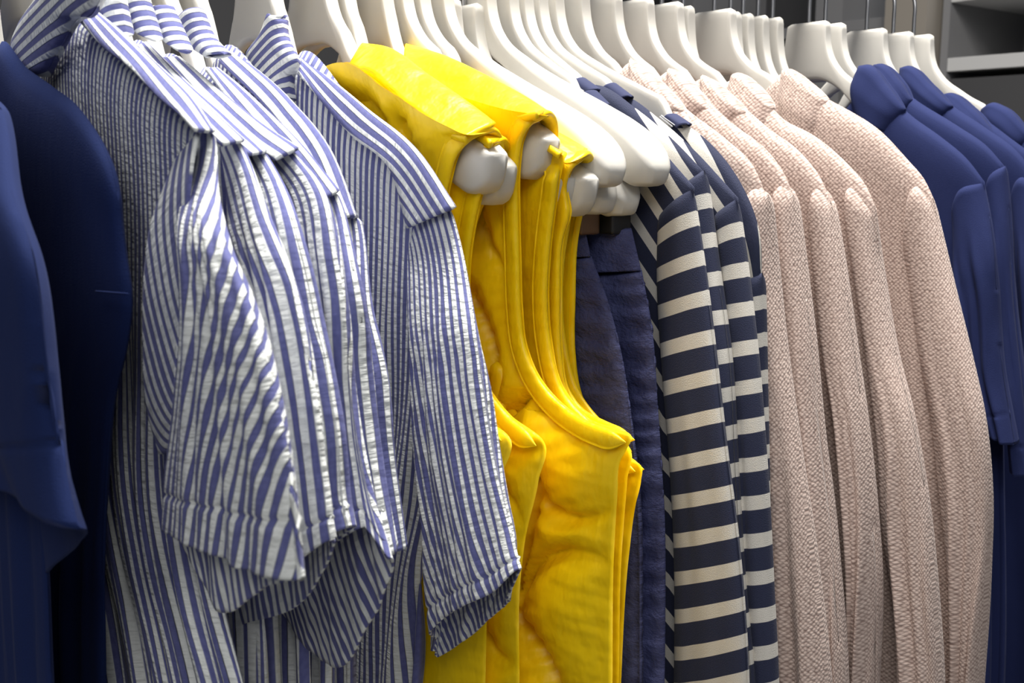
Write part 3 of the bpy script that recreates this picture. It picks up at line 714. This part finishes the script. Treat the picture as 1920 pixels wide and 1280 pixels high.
# ---- royal blue polo shirts, right end
def polo(X, label, ridge, collar, right, sleeve, seed, back=None):
    e = rail_empty('blue_polo_shirt', X, label, 'polo shirt', 'blue polo shirts')
    body(e, BLUE2, X, ridge, right, t=.012, fold=folds(.006, 3, seed, n=3), uvm='planar', top=.05)
    tube('sleeve', BLUE2, e, X, sleeve, t=.014, dx=-.007, fold=folds(.005, .8, seed+3, top=.3, n=2), top=.03, nu=50, nv=110, hem=.90, back=back, t0=.80)
    tube('collar', BLUE2, e, X, collar, t=.015, dx=-.002, top=.15, nu=40, nv=26, t0=.6, uvm='planar')
    return e
polo(.93, 'first blue polo shirt, right beside the largest pink coat, sleeve hem in view',
     [(1640, 150), (1690, 198), (1712, 218), (1765, 256), (1815, 298), (1849, 342)], [[(1604, 124), (1628, 122), (1668, 160), (1704, 206)], [(1590, 175), (1690, 232)], [(1600, 210), (1680, 248)]],
     [(1860, 600), (1862, 850), (1862, 1290)],
     [[(1782, 400), (1810, 350), (1849, 342)], [(1785, 500), (1872, 470)], [(1800, 640), (1881, 620)], [(1825, 760), (1896, 742)], [(1850, 812), (1880, 822), (1911, 830)]], 61)
polo(.957, 'second blue polo shirt, close behind the first with only its collar edge and shoulder showing',
     [(1660, 135), (1712, 182), (1800, 238), (1850, 272), (1886, 312)], [[(1632, 122), (1650, 120), (1690, 150), (1716, 188)], [(1640, 150), (1712, 215)]],
     [(1880, 600), (1885, 850), (1885, 1290)],
     [[(1850, 360), (1870, 318), (1886, 312)], [(1860, 450), (1893, 420)], [(1865, 600), (1908, 580)], [(1880, 740), (1928, 740)], [(1890, 880), (1940, 890)]], 62)
polo(1.03, 'third blue polo shirt, with a tall folded collar against a white hanger',
     [(1730, 150), (1790, 200), (1850, 240), (1910, 285), (1950, 340)], [[(1682, 128), (1700, 124), (1750, 160), (1792, 200)], [(1682, 165), (1780, 225)]],
     [(1960, 600), (1965, 850), (1965, 1290)],
     [[(1890, 380), (1920, 330), (1950, 345)], [(1900, 480), (1965, 480)], [(1910, 700), (1975, 700)], [(1920, 850), (1985, 860)]], 63)
polo(1.08, 'fourth blue polo shirt, flat collar seen below the last white hanger',
     [(1790, 190), (1850, 225), (1900, 262), (1980, 320)], [[(1762, 178), (1776, 175), (1830, 205), (1878, 258)], [(1765, 200), (1850, 255)]],
     [(2000, 600), (2000, 850), (2000, 1290)],
     [[(1940, 370), (1960, 330), (1990, 345)], [(1950, 480), (2010, 480)], [(1960, 820), (2030, 850)]], 64)
polo(1.12, 'last blue polo shirt at the right end, blurred rounded collar by the shelves',
     [(1880, 205), (1925, 235), (1980, 280), (2040, 330)], [[(1834, 206), (1860, 193), (1885, 200), (1940, 255)], [(1845, 240), (1920, 290)]],
     [(2060, 600), (2060, 850), (2060, 1290)],
     [[(2000, 370), (2020, 330), (2050, 345)], [(2010, 480), (2070, 480)], [(2020, 820), (2090, 850)]], 65)

# ------------------------------------------------------------------ hangers along the rail
HG = [(.112, 'white hanger inside the leftmost navy t-shirt'), (.153, 'white hanger in the second navy t-shirt, a corner showing at its neck'),
      (.178, 'white hanger inside the nearest striped shirt'), (.202, 'white hanger inside the second striped shirt'), (.217, 'white hanger inside the third striped shirt'),
      (.235, 'white hanger inside the fourth striped shirt'), (.255, 'white hanger between the fourth and fifth striped collars'), (.275, 'white hanger left of the pointed striped collar'),
      (.328, 'white hanger inside the last striped shirt'), (.369, 'white hanger whose thick end fills the first yellow armhole'), (.384, 'white hanger whose end peeps out just behind the first vest hanger'),
      (.415, 'white hanger end filling the wide armhole of the middle yellow vest'), (.432, 'white hanger end visible below the middle vest armhole'), (.447, 'white hanger end nearest the last yellow vest'),
      (.468, 'bare white hanger nearer the yellow vests, tinted by them'), (.508, 'bare white hanger nearer the striped tops, farthest reaching end'),
      (.53, 'white hanger inside the first striped top'), (.545, 'white hanger inside the second striped top'), (.56, 'white hanger inside the third striped top'), (.577, 'white hanger inside the fourth striped top'),
      (.605, 'white hanger inside the first pink coat'), (.642, 'white hanger inside the second pink coat'), (.68, 'white hanger inside the third pink coat'), (.717, 'white hanger inside the fourth pink coat'),
      (.787, 'white hanger inside the largest pink coat, broad flat neck in view'),
      (.93, 'broad white hanger inside the first blue polo shirt'), (.957, 'white hanger inside the second blue polo shirt'), (1.03, 'white hanger inside the third blue polo shirt'),
      (1.08, 'white hanger inside the fourth blue polo shirt'), (1.12, 'last white hanger in view, its long arm sloping to the end polo shirt')]
for X, lb in HG: hanger(X, lb, drop=.022 if X == .153 else 0, group='white plastic hangers on the rail')
for k, X in enumerate((.745, .81, .828, .85, .872)):
    hanger(X, ['small white hanger tucked between the fourth and fifth coat hangers', 'short white hanger just behind the largest coat hanger', 'second short white hanger behind the largest coat',
               'third short white hanger behind the largest coat', 'fourth short white hanger behind the largest coat, before the gap'][k], L=.46, group='short white hangers behind the coats')

# clip hangers carrying the trousers
def clip_hanger(X, label, drop):
    e = hanger(X, label, L=.91, drop=drop, name='clip_hanger', group='clip hangers with trousers')
    b0 = np.array(e.location)
    zb = 1.437
    cord('clip_bar', CHROME, e, [(X, .17, zb+.02), (X, .168, zb), (X, 0, zb), (X, -.180, zb), (X, -.183, zb+.02)], .0022, n=40)
    for y in (-.163 if X < .49 else -.171,):
        c = box('clip', CLIPB if X > .49 else CLIPM, X-.009, X+.009, y-.010, y+.010, zb-.036, zb-.004, None, .002)
        for v in c.data.vertices: v.co -= e.location
        c.parent = e
        for k in range(4):
            yy = y-.0075+k*.005
            w_ = cord('spring_wire', CHROME, e, [(X-.0095, yy, zb+.003), (X-.011, yy, zb-.008), (X-.0095, yy, zb-.022)], .0007, seg=6, n=8)
            w_.parent = c
    return e

clip_hanger(.478, 'white clip hanger hung low, holding the trousers nearer the yellow vests', .018)
clip_hanger(.499, 'white clip hanger hung low, holding the trousers nearer the striped tops', .020)
